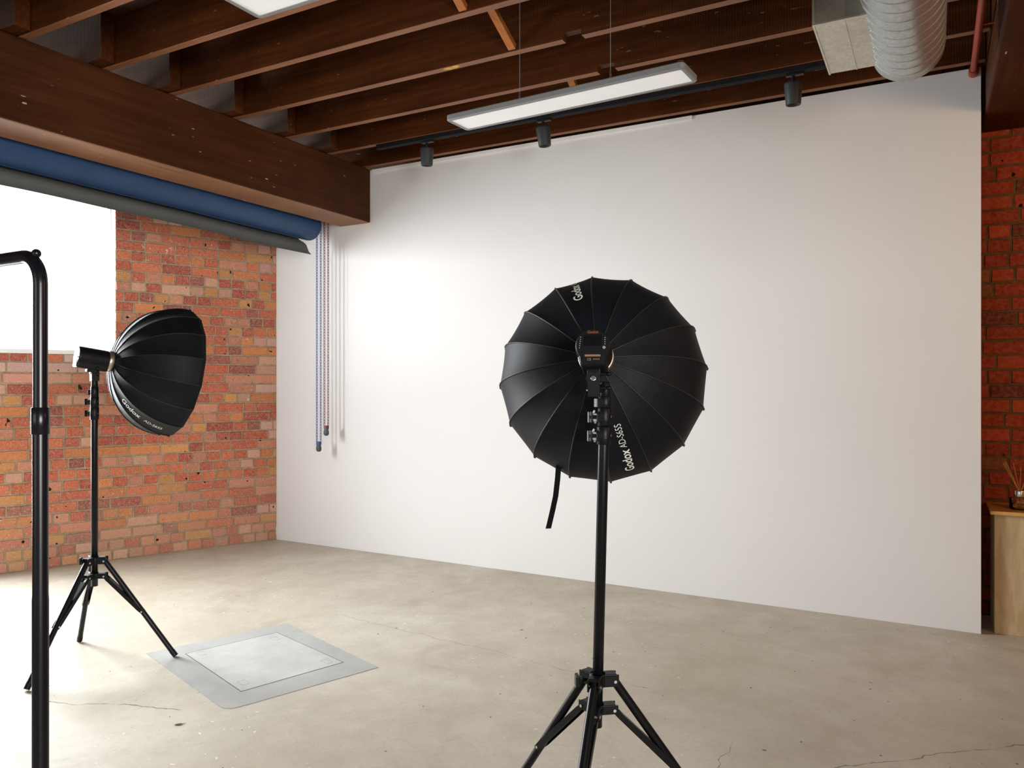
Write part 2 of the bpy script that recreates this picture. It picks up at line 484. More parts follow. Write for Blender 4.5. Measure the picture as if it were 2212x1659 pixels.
def wbox(mb, s0, s1, z0, z1, d0, d1, bev=.002):
    MM = Matrix.Translation(P0) @ Matrix(((D.x, N.x, 0, 0), (D.y, N.y, 0, 0), (0, 0, 1, 0), (0, 0, 0, 1)))
    mb.box((s0, d0, z0), (s1, d1, z1), bev, MM)
for i, (a, b, c, d_) in enumerate((W1, W2)):
    wf = MB()
    t = .035
    wbox(wf, a, b, c + .001, c + t, -.22, -.17); wbox(wf, a, b, d_ - t, d_, -.22, -.17)
    wbox(wf, a, a + t, c, d_, -.22, -.17); wbox(wf, b - t, b, c, d_, -.22, -.17)
    w = struct('window_1' if i == 0 else 'door_1', wf, M['white_paint'])
    pn = MB(); wbox(pn, a + .02, b - .02, c + .02, d_ - .02, -.197, -.193, 0); obj('pane', pn, M['pane'], w)
    if i == 1: continue
    sl = MB(); wbox(sl, a - .01, b + .01, c, c + .034, -.17, .018, .004); obj('sill', sl, M['white_paint'], w, 'white painted window sill')

# right brick wall, set back behind the white panel
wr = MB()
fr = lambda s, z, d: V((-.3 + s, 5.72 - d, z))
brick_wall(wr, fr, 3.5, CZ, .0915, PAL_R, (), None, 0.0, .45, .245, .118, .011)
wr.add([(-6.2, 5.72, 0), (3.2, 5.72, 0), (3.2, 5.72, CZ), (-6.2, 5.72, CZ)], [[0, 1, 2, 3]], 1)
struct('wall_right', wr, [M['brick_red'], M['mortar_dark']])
# walls behind the camera (never in frame, they close the room; openings added for the fill lamps)
wf_ = MB()
for (x0, x1, z0, z1) in ((-9.4, -4.2, 0, CZ), (-1.4, 3.2, 0, CZ), (-4.2, -1.4, 0, .9), (-4.2, -1.4, 2.7, CZ)):
    wf_.box((x0, -3.2, z0), (x1, -3.0, z1))
struct('wall_front', wf_, M['white_paint'])
ws = MB()
for (y0_, y1_, z0, z1) in ((-3.2, -2.7, 0, CZ), (-.1, 5.9, 0, CZ), (-2.7, -.1, 0, .9), (-2.7, -.1, 2.6, CZ)):
    ws.box((3.0, y0_, z0), (3.2, y1_, z1))
struct('wall_side', ws, M['warm_wall'])

# white trim strip along the top of the white wall
tr = MB(); tr.box((-4.28, YW - .012, 3.296), (-1.47, YW, 3.325), .002); struct('trim_1', tr, M['white_paint'])

# ------------------------------------------------------------------ timber
def timber(name, x, y, z, mat, label, cat, group=None, bev=.006, cuts=()):
    mb = MB(); mb.box((x[0], y[0], z[0]), (x[1], y[1], z[1]), bev)
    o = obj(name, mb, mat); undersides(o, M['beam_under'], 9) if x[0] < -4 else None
    return setp(o, label, cat, group)
timber('timber_beam', (-4.64, -4.30), (-2.9, YW - .003), (2.865, JZ), M['beam'], 'thick dark brown timber beam carrying the joists, above the navy paper roll', 'beam', None, .012)
timber('timber_beam', (.262, .62), (-2.9, 5.70), (3.054, CZ - .002), M['beam'], 'dark timber beam in the top right corner over the brick, beside the red pipe', 'beam', None, .012)

ords = ['nearest the white wall', 'second out from the white wall, carrying the black lamp track', 'third out from the white wall, with a notch in its underside',
        'fourth out from the white wall, notched and yellow-chipped underneath', 'fifth out from the white wall, just behind the hanging panel cables', 'sixth out from the white wall', 'seventh out from the white wall', 'eighth out from the white wall']
FAR = [5.225, 4.78, 4.315, 3.825, 3.315, 2.865, 2.39, 1.91]
for i, yf in enumerate(FAR):
    mb = MB(); y0, y1 = yf - .05, yf
    x0, x1 = (-4.62, .258)
    if i in (2, 3):      # notch cut in the underside
        n0, n1, nd = -1.765, -1.652, .034
        poly = [(x0, JZ), (n0, JZ), (n0 + .008, JZ + nd), (n1 - .004, JZ + nd), (n1, JZ), (x1, JZ), (x1, CZ - .001), (x0, CZ - .001)]
        mb.prism(poly, -y1, -y0, Matrix(((1, 0, 0, 0), (0, 0, -1, 0), (0, 1, 0, 0), (0, 0, 0, 1))))
    else:
        mb.box((x0, y0, JZ + .001), (x1, y1, CZ - .001), .004)
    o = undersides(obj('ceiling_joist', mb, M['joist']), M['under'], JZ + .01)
    if i == 3:
        ch = MB(); q = [(x_ - .15, y_ - .002) for x_, y_ in ((-2.405, 3.800), (-2.38, 3.785), (-2.345, 3.790), (-2.30, 3.783), (-2.285, 3.800), (-2.31, 3.815), (-2.36, 3.818))]
        ch.prism(q, JZ - .0008, JZ + .004); obj('split_patch', ch, M['fresh_wood'], o, 'yellow freshly split patch')
    setp(o, 'brown timber ceiling joist ' + ords[i], 'joist', 'exposed joists between the two beams')
lords = ['by the white wall', 'second from the white wall', 'third from the white wall', 'fourth from the white wall', 'fifth from the white wall', 'sixth from the white wall']
for i, yf in enumerate(FAR[1:7]):
    y1 = yf - .058; y0 = y1 - .082
    xl = -5.43 - (5.27 - y0) * .4447 + .02
    mb = MB(); mb.box((xl + .04, y0, JZ + .004), (-4.185, y1, CZ - .001), .004)
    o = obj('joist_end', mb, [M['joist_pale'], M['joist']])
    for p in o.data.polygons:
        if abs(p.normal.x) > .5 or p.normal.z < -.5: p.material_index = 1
    setp(o, 'sawn joist end lapped onto the left beam, ' + lords[i], 'joist', 'joist ends lapped on the left beam')
# herringbone struts between joists
sl_ = ['against the black track joist', 'above the right half of the hanging panel', 'slanting up beside the panel cable', 'at the top edge of the ceiling view']
for i, k in ((0, 1), (2, 3), (3, 4)):
    a = FAR[k] - .05; b = FAR[k + 1]
    x = -2.07
    mb = MB()
    p, q = V((x, a - .002, JZ + .02)), V((x, b + .002, CZ - .03))
    d = (q - p).normalized(); side = V((1, 0, 0)); up = d.cross(side)
    h, w = .017, .022
    vs = [pt + side * sx * w + up * sz * h for pt in (p, q) for sx, sz in ((-1, -1), (1, -1), (1, 1), (-1, 1))]
    for v in vs:
        v.y = min(max(v.y, b + .001), a - .001)
    mb.add(vs, [[0, 1, 2, 3], [4, 5, 6, 7]] + [[j, (j + 1) % 4, 4 + (j + 1) % 4, 4 + j] for j in range(4)])
    o = obj('bridging_strut', mb, M['joist_raw'])
    setp(o, 'orange wooden bridging strut between joists, ' + sl_[i], 'strut', 'bridging struts between joists')

# ------------------------------------------------------------------ paper rolls
def roll(name, label, cx, cz, r, y0, y1, mat, tail, group):
    root = thing(name, label, 'paper roll', (cx, (y0 + y1) / 2, cz - r), group)
    # spiral section in XZ with a free tail, swept along Y with small waves
    mb = MB(); pr = []
    turns = 2.4; n = 90
    for i in range(n + 1):
        u = i / n; a = PI * tail['start'] - 2 * PI * turns * (1 - u) * tail['dir']
        rr = r * (.80 + .20 * u)
        pr.append((cx + rr * math.cos(a), cz + rr * math.sin(a)))
    pr += tail['pts']
    ny = 40; vs = []
    for j in range(ny + 1):
        y = y0 + (y1 - y0) * j / ny
        for i, (px, pz) in enumerate(pr):
            k = max(0, i - n) / max(1, len(tail['pts']))
            w = tail.get('wave', 0) * k * (math.sin(y * 2.1 + 1) + .5 * math.sin(y * 5.3))
            vs.append((px + w * .5, y, pz + w + (y1 - y) * .011))
    m = len(pr); fs = []
    for j in range(ny):
        for i in range(m - 1): fs.append([j * m + i, j * m + i + 1, (j + 1) * m + i + 1, (j + 1) * m + i])
    mb.add(vs, fs, 0, True); obj('paper', mb, mat, root)
    c = MB(); c.tube([(cx, y0 - .03, cz + (y1 - y0) * .011), (cx, y1 + .03, cz)], .03, 16); obj('core_tube', c, M['core'], root)
    for yy in (y0 - .02, y1 + .015):
        b = MB()
        b.box((cx - .012, yy - .004, cz), (cx + .012, yy + .004, max(cz + r + .08, 3.05)), .001)
        b.box((cx - .012, yy - .004, max(cz + r + .06, 3.03)), (-4.639, yy + .004, max(cz + r + .085, 3.055)), .001)
        obj('hanging_bracket', b, M['black_metal'], root)
    return root
roll('backdrop_paper_roll', 'navy blue backdrop paper roll hanging under the timber beam', -4.835, 2.862, .128, .8, 5.10, M['navy'],
     dict(start=1.40, dir=-1, pts=[(-4.83, 2.733), (-4.875, 2.737), (-4.915, 2.752)], wave=.002), 'backdrop rolls under the beam')
roll('backdrop_paper_roll', 'charcoal grey backdrop paper roll with loose curled edge behind the navy roll', -5.13, 2.90, .115, .8, 5.085, M['grey_paper'],
     dict(start=-.10, dir=1, pts=[(-5.010, 2.80), (-4.96, 2.752), (-4.905, 2.722), (-4.874, 2.698), (-4.860, 2.67), (-4.843, 2.635), (-4.812, 2.606)], wave=.006), 'backdrop rolls under the beam')

def chain(label, xa, xb, y, ztop_a, ztop_b, zbot, mat):
    root = thing('pull_chain', label, 'chain', ((xa + xb) / 2, y, zbot), 'pull chains of the backdrop rolls')
    pitch = .0250
    for x, zt in ((xa, ztop_a), (xb, ztop_b)):
        mb = MB(); z = zbot + .075; k = 0
        while z < zt:
            ang = .5 + (.35 if k % 2 else -.35)
            ux, uy = math.cos(ang), math.sin(ang)
            pts = []
            hw, hl = .0058, .0135
            for i in range(10):
                a = 2 * PI * i / 10
                cx_, cz_ = hw * math.cos(a), (hl - hw) * (1 if math.sin(a) >= 0 else -1) + hw * math.sin(a)
                pts.append((x + cx_ * ux, y + cx_ * uy, z + cz_))
            mb.tube(pts, .0025, 5, False, 0, True, True)
            mb.box((x - .0062, y - .003, z + hl - .0015), (x + .0062, y + .003, z + hl + .0035), .001)
            z += pitch; k += 1
        obj('chain_strand', mb, mat, root)
    w = MB(); c = (xa + xb) / 2
    cwh = MB(); cwh.cyl((c, y - .012, ztop_b), (c, y + .012, ztop_b), (xb - xa) / 2 - .001, None, 24, bev=.002); cwh.cyl((c, y - .022, ztop_b), (c, y + .02, ztop_b), .008, None, 12)
    if ztop_b > 2.95: cwh.box((c - .008, y + .014, ztop_b - .012), (-4.638, y + .02, ztop_b + .012))
    obj('chain_wheel', cwh, M['black_plastic'], root)
    Mx = Matrix.Translation((c, y, zbot)) @ Matrix.Diagonal((1, .6, 1, 1))
    w.lathe([(.001, 0), (.018, .003), (.027, .014), (.0285, .03), (.025, .046), (.021, .062), (.020, .088), (.001, .089)], Mx, 18)
    wo = obj('weight', w, M['weight'], root, 'dark grey teardrop chain weight')
    s = MB(); s.box((c + .003, y - .016, zbot + .07), (c + .021, y + .012, zbot + .092), .003); obj('clip', s, mat, wo)
    return root
chain('blue plastic pull chain loop with dark weight, left of the two chains', -4.815, -4.770, 5.155, 2.862, 2.862, .862, M['blue_plastic'])
chain('crimson plastic pull chain loop with dark weight, right of the two chains', -4.727, -4.683, 5.155, 2.97, 2.97, 1.006, M['red_plastic'])

# ------------------------------------------------------------------ LED panels
def led(label, c, rz, cables):
    root = thing('pendant_light_panel', label, 'ceiling light', (c[0], c[1], 2.76), 'hanging LED light panels')
    R = Matrix.Translation((c[0], c[1], 2.76)) @ Matrix.Rotation(rz, 4, 'Z')
    L, W, t = .605, .093, .017
    def rr(hx, hy, rad, n=5):
        p = []
        for (sx, sy, a0) in ((1, 1, 0), (-1, 1, PI / 2), (-1, -1, PI), (1, -1, 1.5 * PI)):
            for i in range(n + 1):
                a = a0 + PI / 2 * i / n; p.append((sx * (hx - rad) + rad * math.cos(a), sy * (hy - rad) + rad * math.sin(a)))
        return p
    o1, o2, i1 = rr(L, W, .022), rr(L - .004, W - .004, .020), rr(L - t, W - t, .008)
    n = len(o1); mb = MB(); H = .029
    rings = [[(x, y, .006) for x, y in i1], [(x, y, 0) for x, y in i1], [(x, y, 0) for x, y in o2], [(x, y, .004) for x, y in o1], [(x, y, H - .004) for x, y in o1], [(x, y, H) for x, y in o2]]
    vs = [R @ V(p) for rg in rings for p in rg]
    fs = [[k * n + i, k * n + (i + 1) % n, (k + 1) * n + (i + 1) % n, (k + 1) * n + i] for k in range(5) for i in range(n)]
    fs.append([5 * n + i for i in range(n)])
    mb.add(vs, fs); obj('frame', mb, M['led_frame'], root)
    d = MB(); d.prism(rr(L - t + .001, W - t + .001, .008), .004, .010, R); obj('diffuser', d, M['led'], root, 'glowing white diffuser')
    for (cx_, cy_) in cables:
        p = R @ V((cx_, cy_, H)); cb = MB()
        cb.tube([p, (p.x, p.y, CZ - .002)], .0013, 6); co = obj('suspension_cable', cb, M['lever'], root)
        g = MB(); g.cyl(p, p + V((0, 0, .035)), .0065, .004, 12); obj('cable_gripper', g, M['chrome'], co)
led('silver framed LED panel hanging by two cables in front of the track lights', (-1.497, 3.212), -.052, [(-.19, -.072), (.27, -.072), ])
led('silver framed LED panel cut off by the top edge, above the left beam', (-1.494, 1.868), .003, [(-.27, -.06), (.27, -.06)])

# ------------------------------------------------------------------ track and spots
tk = MB(); tk.box((-3.815, 4.738, JZ - .034), (-.36, 4.772, JZ), .002)
tk.box((-3.815, 4.743, JZ - .038), (-.36, 4.747, JZ - .034)); tk.box((-3.815, 4.763, JZ - .038), (-.36, 4.767, JZ - .034))
setp(obj('lighting_track', tk, M['track']), 'long black lighting track fixed under a joist near the white wall', 'track')
def spot(x, label, tilt):
    y = 4.755; z = JZ - .038
    root = thing('track_spotlight', label, 'spotlight', (x, y, z - .18), 'black spotlights on the track')
    a = MB(); a.box((x - .05, y - .016, z - .016), (x + .05, y + .016, z), .003); obj('track_adapter', a, M['track'], root)
    s = MB(); s.cyl((x - .01, y, z - .062), (x - .01, y, z - .014), .011, None, 14); obj('stem', s, M['track'], root)
    T = Matrix.Translation((x - .01, y, z - .052)) @ Matrix.Rotation(tilt, 4, 'Y') @ Matrix.Rotation(.05, 4, 'X')
    h = MB(); h.lathe([(.001, -.008), (.036, -.008), (.037, -.002), (.046, -.002), (.0505, -.006), (.0505, -.016), (.043, -.128), (.0415, -.132), (.036, -.132), (.033, -.115), (.001, -.112)], T, 28)
    obj('lamp_head', h, M['spot'], root)
spot(-3.335, 'black track spotlight at the left end of the track', .03)
spot(-2.36, 'black track spotlight in the middle, just below the hanging LED panel', -.09)
spot(-.718, 'black track spotlight on the right, nearest the metal duct', .0)

# ------------------------------------------------------------------ duct
ax, az, rd, y1d = -.112, 3.078, .157, 4.15
root = thing('ventilation_duct', 'galvanised spiral round duct with a square side box, at upper right', 'duct', (ax, 3.2, az - rd))
pr = [(.001, 0.001), (rd - .02, 0.0), (rd - .003, .004), (rd, .012)]
y = .012; prof = [(rd - .012, -.012), (rd - .002, -.006)] ; prof = []
prof = [(.001, .02), (rd - .006, .02), (rd - .006, 0), (rd, 0)]
k = 0.0
while k < 3.6:
    k2 = k + .082
    prof += [(rd, k2 - .009), (rd, k2 - .005), (rd + .0028, k2 - .003), (rd + .0028, k2 - .001), (rd, k2 + .001), (rd, k2 + .005)]
    k = k2 + .005
T = Matrix.Translation((ax, y1d, az)) @ Matrix.Rotation(PI / 2, 4, 'X')
# slant the seams: spiral ribs lean
mb = MB(); mb.lathe(prof, T, 48)
for v in mb.v:
    if v.y < y1d - .03: v.y += (v.x - ax) * .10 * min(1, (y1d - v.y) / .1)
obj('round_duct', mb, M['galv'], root)
bx = MB()
b0, b1, bz0, bz1, by0, by1 = -.452, ax - .06, 3.0, 3.285, 3.49, 4.09
bx.box((b0, by0 + .012, bz0), (b1, by1, bz1), .002)
bo = obj('side_box', bx, M['galv_box'], root, 'square galvanised take-off box')
rm = MB()
for (lo, hi) in (((b0 - .006, by0 + .002, bz0 - .004), (b1 - .02, by0 + .014, bz0 + .006)), ((b0 - .006, by0 + .002, bz0 + .006), (b0 + .004, by0 + .014, bz1)), ((b0 - .006, by0 + .014, bz0 - .004), (b0 + .003, by1 + .003, bz0 + .005)),
                 ((b0 + .118, by0 + .014, bz0 - .003), (b0 + .123, by1, bz0 + .002)), ((b0 + .118, by0 + .009, bz0 + .006), (b0 + .123, by0 + .015, bz1))):
    rm.box(lo, hi, .001)
obj('flange', rm, M['galv_box'], bo)
for j in range(6):
    sc_ = MB(); yy = by0 + .07 + j * .092; sc_.sphere((-.240, yy, 2.992), .004, 8, 6); obj('screw', sc_, M['chrome'], bo)

# red pipe
mb = MB(); mb.tube([(.200, -2.9, 3.292), (.200, 5.235, 3.292)], .0185, 16)
root = thing('red_pipe', 'dark red painted sprinkler pipe running along the right beam', 'pipe', (.2, 1.2, 3.27))
obj('pipe', mb, M['red_pipe'], root)
fg = MB(); fg.cyl((.2, 5.20, 3.292), (.2, 5.271, 3.292), .026, None, 16, bev=.003); obj('end_flange', fg, M['red_pipe'], root)
fg = MB(); fg.cyl((.2, 4.55, 3.292), (.2, 4.585, 3.292), .0225, None, 16, bev=.002); fg.box((.2, 4.563, 3.288), (.263, 4.573, 3.296)); obj('coupling', fg, M['red_pipe'], root)

# ------------------------------------------------------------------ floor hatch and leaf
def quad_slab(mb, q, z0, z1, inner=None):
    n = 4
    if inner is None:
        mb.prism(q, z0, z1)
    else:
        vs = [(x, y, z1) for x, y in q] + [(x, y, z1) for x, y in inner] + [(x, y, z0) for x, y in q] + [(x, y, z0) for x, y in inner]
        fs = []
        for i in range(4):
            j = (i + 1) % 4
            fs += [[i, j, 4 + j, 4 + i], [i, 8 + i, 8 + j, j], [4 + i, 4 + j, 12 + j, 12 + i], [8 + i, 12 + i, 12 + j, 8 + j]]
        mb.add(vs, fs)
HQ = [(-3.758, 2.702), (-3.471, 3.457), (-2.521, 3.149), (-2.787, 2.401)]
LQ = [(-3.560, 2.800), (-3.395, 3.300), (-2.725, 3.115), (-2.893, 2.585)]
root = thing('floor_hatch', 'grey rectangular access hatch set flush in the concrete floor', 'floor hatch', (-3.14, 2.92, 0))
# round the nearest corner of the surround
def roundc(q, idx, r):
    out = []
    for i, p in enumerate(q):
        if i != idx: out.append(p); continue
        a = V(q[i - 1]) - V(p); b = V(q[(i + 1) % 4]) - V(p); a.normalize(); b.normalize()
        for k in range(6):
            t = k / 5; out.append(tuple(V(p) + a * r * (1 - t) ** 2 + b * r * t ** 2))
    return out
mb = MB(); mb.prism(roundc(HQ, 3, .07), .0002, .0022); obj('surround', mb, M['hatch_frame'], root)
def grow(q, k):
    c = V((sum(p[0] for p in q) / 4, sum(p[1] for p in q) / 4)); return [tuple(c + (V(p) - c) * k) for p in q]
mb = MB(); quad_slab(mb, grow(LQ, 1.006), .0015, .0028, grow(LQ, .992)); obj('joint', mb, M['seam'], root, 'dark joint around the lid')
mb = MB(); mb.prism(grow(LQ, .991), .0015, .0032); lid = obj('lid', mb, M['hatch_lid'], root, 'paler cement lid')
mb = MB()
def lerp2(a, b): # bilinear in lid
    x = [V(p) for p in LQ]
    return (x[0] * (1 - a) + x[1] * a) * (1 - b) + (x[3] * (1 - a) + x[2] * a) * b
for (a, b) in ((.88, .14), (.90, .90), (.10, .86), (.12, .08)):
    cs = [lerp2(a - .035, b - .045), lerp2(a + .035, b - .045), lerp2(a + .035, b + .045), lerp2(a - .035, b + .045)]
    mb = MB(); quad_slab(mb, [tuple(p) for p in cs], .003, .0038, grow([tuple(p) for p in cs], .9))
    obj('lifting_pocket', mb, M['hatch_frame'], lid)
mb = MB()
pts = [(-.055, 0), (-.03, .009), (0, .013), (.03, .011), (.055, .004), (.075, .006), (.052, -.004), (.028, -.012), (0, -.012), (-.03, -.008)]
R = Matrix.Translation((-2.851, 2.206, 0)) @ Matrix.Rotation(.9, 4, 'Z')
vs = [R @ V((x * .30, y_ * .55, .004 + .10 * abs(y_) + .012 * abs(x) )) for x, y_ in pts] + [R @ V((0, 0, .003))]
mb.add(vs, [[i, (i + 1) % 10, 10] for i in range(10)])
mb.add([v + V((0, 0, .0012)) for v in vs], [[i, (i + 1) % 10, 10] for i in range(10)])
mb.tube([R @ V((.018, .001, .005)), R @ V((.028, .004, .004))], .0008, 5)
for v in mb.v: v.z = max(v.z - .003, .0003)
setp(obj('dry_leaf', mb, M['leaf']), 'small dry brown leaf lying on the concrete floor in front of the hatch', 'leaf')

# ------------------------------------------------------------------ light stands
CAM_TH = math.radians(28.8)
cR = V((math.cos(CAM_TH), math.sin(CAM_TH), 0)); cF = V((-math.sin(CAM_TH), math.cos(CAM_TH), 0))
def stand(label, base, top, hub_z, low_z, feet, knob_dir, lug_dir, zc, lever_mat):
    """base, top: mast axis; feet: floor points; zc: heights of clamp collars (z0,z1)"""
    base = V(base); top = V(top)
    root = thing('light_stand', label, 'light stand', (base.x, base.y, 0), 'black tripod light stands')
    ax_ = lambda z: base + (top - base) * ((z - base.z) / (top.z - base.z))
    m = MB(); m.tube([ax_(low_z - .055), ax_(low_z - .055) + V((0, 0, .0005)), ax_(zc[0][0] + .01)], [.0155, .0165, .0165], 24); obj('mast', m, M['black_metal'], root)
    # clamp collars
    lug = V(lug_dir).normalized(); sd = V((-lug.y, lug.x, 0))
    for i, (z0, z1) in enumerate(zc):
        r = .0215 - .0012 * i
        c = MB(); c.cyl(ax_(z0), ax_(z1), r, None, 24, bev=.002)
        c.cyl(ax_(z0 + (z1 - z0) * .35), ax_(z0 + (z1 - z0) * .42), r + .001, None, 24)
        zm = (z0 + z1) / 2; p = ax_(zm)
        Mx = Matrix.Translation(p) @ Matrix(((lug.x, sd.x, 0, 0), (lug.y, sd.y, 0, 0), (0, 0, 1, 0), (0, 0, 0, 1)))
        c.box((.012, -.010, -.016), (.033, .010, .012), .002, Mx)
        co = obj('clamp_collar', c, M['black_plastic'], root)
        if i < 2:
            k = MB()
            k.cyl(p + lug * .030, p + lug * .048, .006, None, 12)
            k.box((.044, -.005, -.017), (.050, .005, .017), .002, Mx); k.box((.053, -.005, -.017), (.058, .005, .017), .002, Mx)
            k.box((.046, -.004, -.005), (.056, .004, .005), 0, Mx)
            obj('clamp_knob', k, M['black_plastic'], co)
            lv = MB()
            lv.tube([p + lug * .027 + sd * -.012 + V((0, 0, .020)), p + lug * .031 + sd * -.016 + V((0, 0, .006)), p + lug * .026 + sd * -.014 + V((0, 0, -.012)), p + lug * .024 + sd * -.012 + V((0, 0, -.020))], [.003, .0045, .004, .003], 8)
            obj('lever', lv, lever_mat, co, 'grey metal lever')
            b = MB(); b.cyl(p - lug * (r - .002) + V((0, 0, 0)), p - lug * (r + .004), .004, None, 10); obj('bolt', b, M['chrome'], co)
    # tripod hub and lower slider
    up_dirs = []
    for f in feet:
        d = V((f[0] - base.x, f[1] - base.y, 0)); up_dirs.append(d.normalized())
    def collar(name, z, rr, h):
        c = MB(); p = ax_(z)
        c.cyl(p - V((0, 0, h)), p + V((0, 0, h)), rr, None, 24, bev=.003)
        for d in up_dirs:
            s_ = V((-d.y, d.x, 0)); Mx = Matrix.Translation(p) @ Matrix(((d.x, s_.x, 0, 0), (d.y, s_.y, 0, 0), (0, 0, 1, 0), (0, 0, 0, 1)))
            c.box((.012, -.019, -h), (.062, -.0145, h * .9), .001, Mx); c.box((.012, .0145, -h), (.062, .019, h * .9), .001, Mx)
            c.box((.010, -.019, h * .5), (.056, .019, h), .003, Mx)
        o = obj(name, c, M['black_plastic'], root)
        for d in up_dirs:
            s_ = V((-d.y, d.x, 0)); q = p + d * .05 - V((0, 0, h * .2))
            b = MB(); b.cyl(q - s_ * .0215, q + s_ * .0215, .0048, None, 10); obj('rivet', b, M['chrome'], o)
        return o
    hub = collar('tripod_hub', hub_z, .026, .019)
    kd = V(knob_dir).normalized(); p = ax_(hub_z)
    k = MB(); k.cyl(p + kd * .02, p + kd * .062, .005, None, 10)
    sdk = V((-kd.y, kd.x, 0)); Mx = Matrix.Translation(p) @ Matrix(((kd.x, sdk.x, 0, 0), (kd.y, sdk.y, 0, 0), (0, 0, 1, 0), (0, 0, 0, 1)))
    k.box((.058, -.016, -.018), (.07, .016, .018), .004, Mx); k.box((.045, -.009, -.010), (.06, .009, .010), .003, Mx)
    obj('lock_knob', k, M['black_plastic'], hub)
    collar('lower_collar', low_z, .024, .014)
    ph = ax_(hub_z); pl = ax_(low_z)
    for f, d in zip(feet, up_dirs):
        a = ph + d * .05 - V((0, 0, .004)); e = V((f[0], f[1], .012))
        dr = (e - a).normalized()
        l = MB(); l.tube([a - dr * .012, a, e], [.0125, .0135, .0135], 16)
        lg = obj('leg', l, M['black_metal'], root)
        ft = MB(); ft.cyl(e - dr * .03, e + dr * .004, .0148, .0148, 16)
        for v in ft.v: v.z = max(v.z, .0035 if (f[0] > -3.7 and f[0] < -3.4) else .0004)
        obj('rubber_foot', ft, M['black_plastic'], lg)
        mid = a.lerp(e, .53)
        b = MB(); s_ = V((-d.y, d.x, 0)); q0 = pl + d * .05 - V((0, 0, .003))
        bd = (mid - q0).normalized(); nn = s_.cross(bd).normalized()
        for sg in (-1, 1):
            vs = []
            for t_, w in ((0, .007), (.08, .009), (.9, .0105), (1.0, .008)):
                c = q0.lerp(mid + bd * .01, t_) + s_ * sg * .0155
                vs += [c + nn * w - s_ * .0012, c + nn * w + s_ * .0012, c - nn * w + s_ * .0012, c - nn * w - s_ * .0012]
            fs = [[0, 1, 2, 3], [12, 13, 14, 15]]
            for j in range(3):
                for i in range(4): fs.append([j * 4 + i, j * 4 + (i + 1) % 4, (j + 1) * 4 + (i + 1) % 4, (j + 1) * 4 + i])
            b.add(vs, fs)
        m0, m1 = q0.lerp(mid, .10), q0.lerp(mid, .97)
        b.add([c + s_ * a_ * .0155 - nn * (.0075 + e_) for e_ in (0, .0015) for c in (m0, m1) for a_ in (-1, 1)], [[0, 1, 3, 2], [4, 5, 7, 6], [0, 1, 5, 4], [2, 3, 7, 6], [0, 2, 6, 4], [1, 3, 7, 5]])
        br = obj('brace', b, M['black_metal'], root)
        rv = MB(); rv.cyl(mid - s_ * .0195, mid + s_ * .0195, .0048, None, 10); obj('rivet', rv, M['chrome'], br)
    return root

def aim(axis):
    z = V(axis).normalized(); y = (V((0, 0, 1)) - z * z.z).normalized(); x = y.cross(z)
    return x, y, z

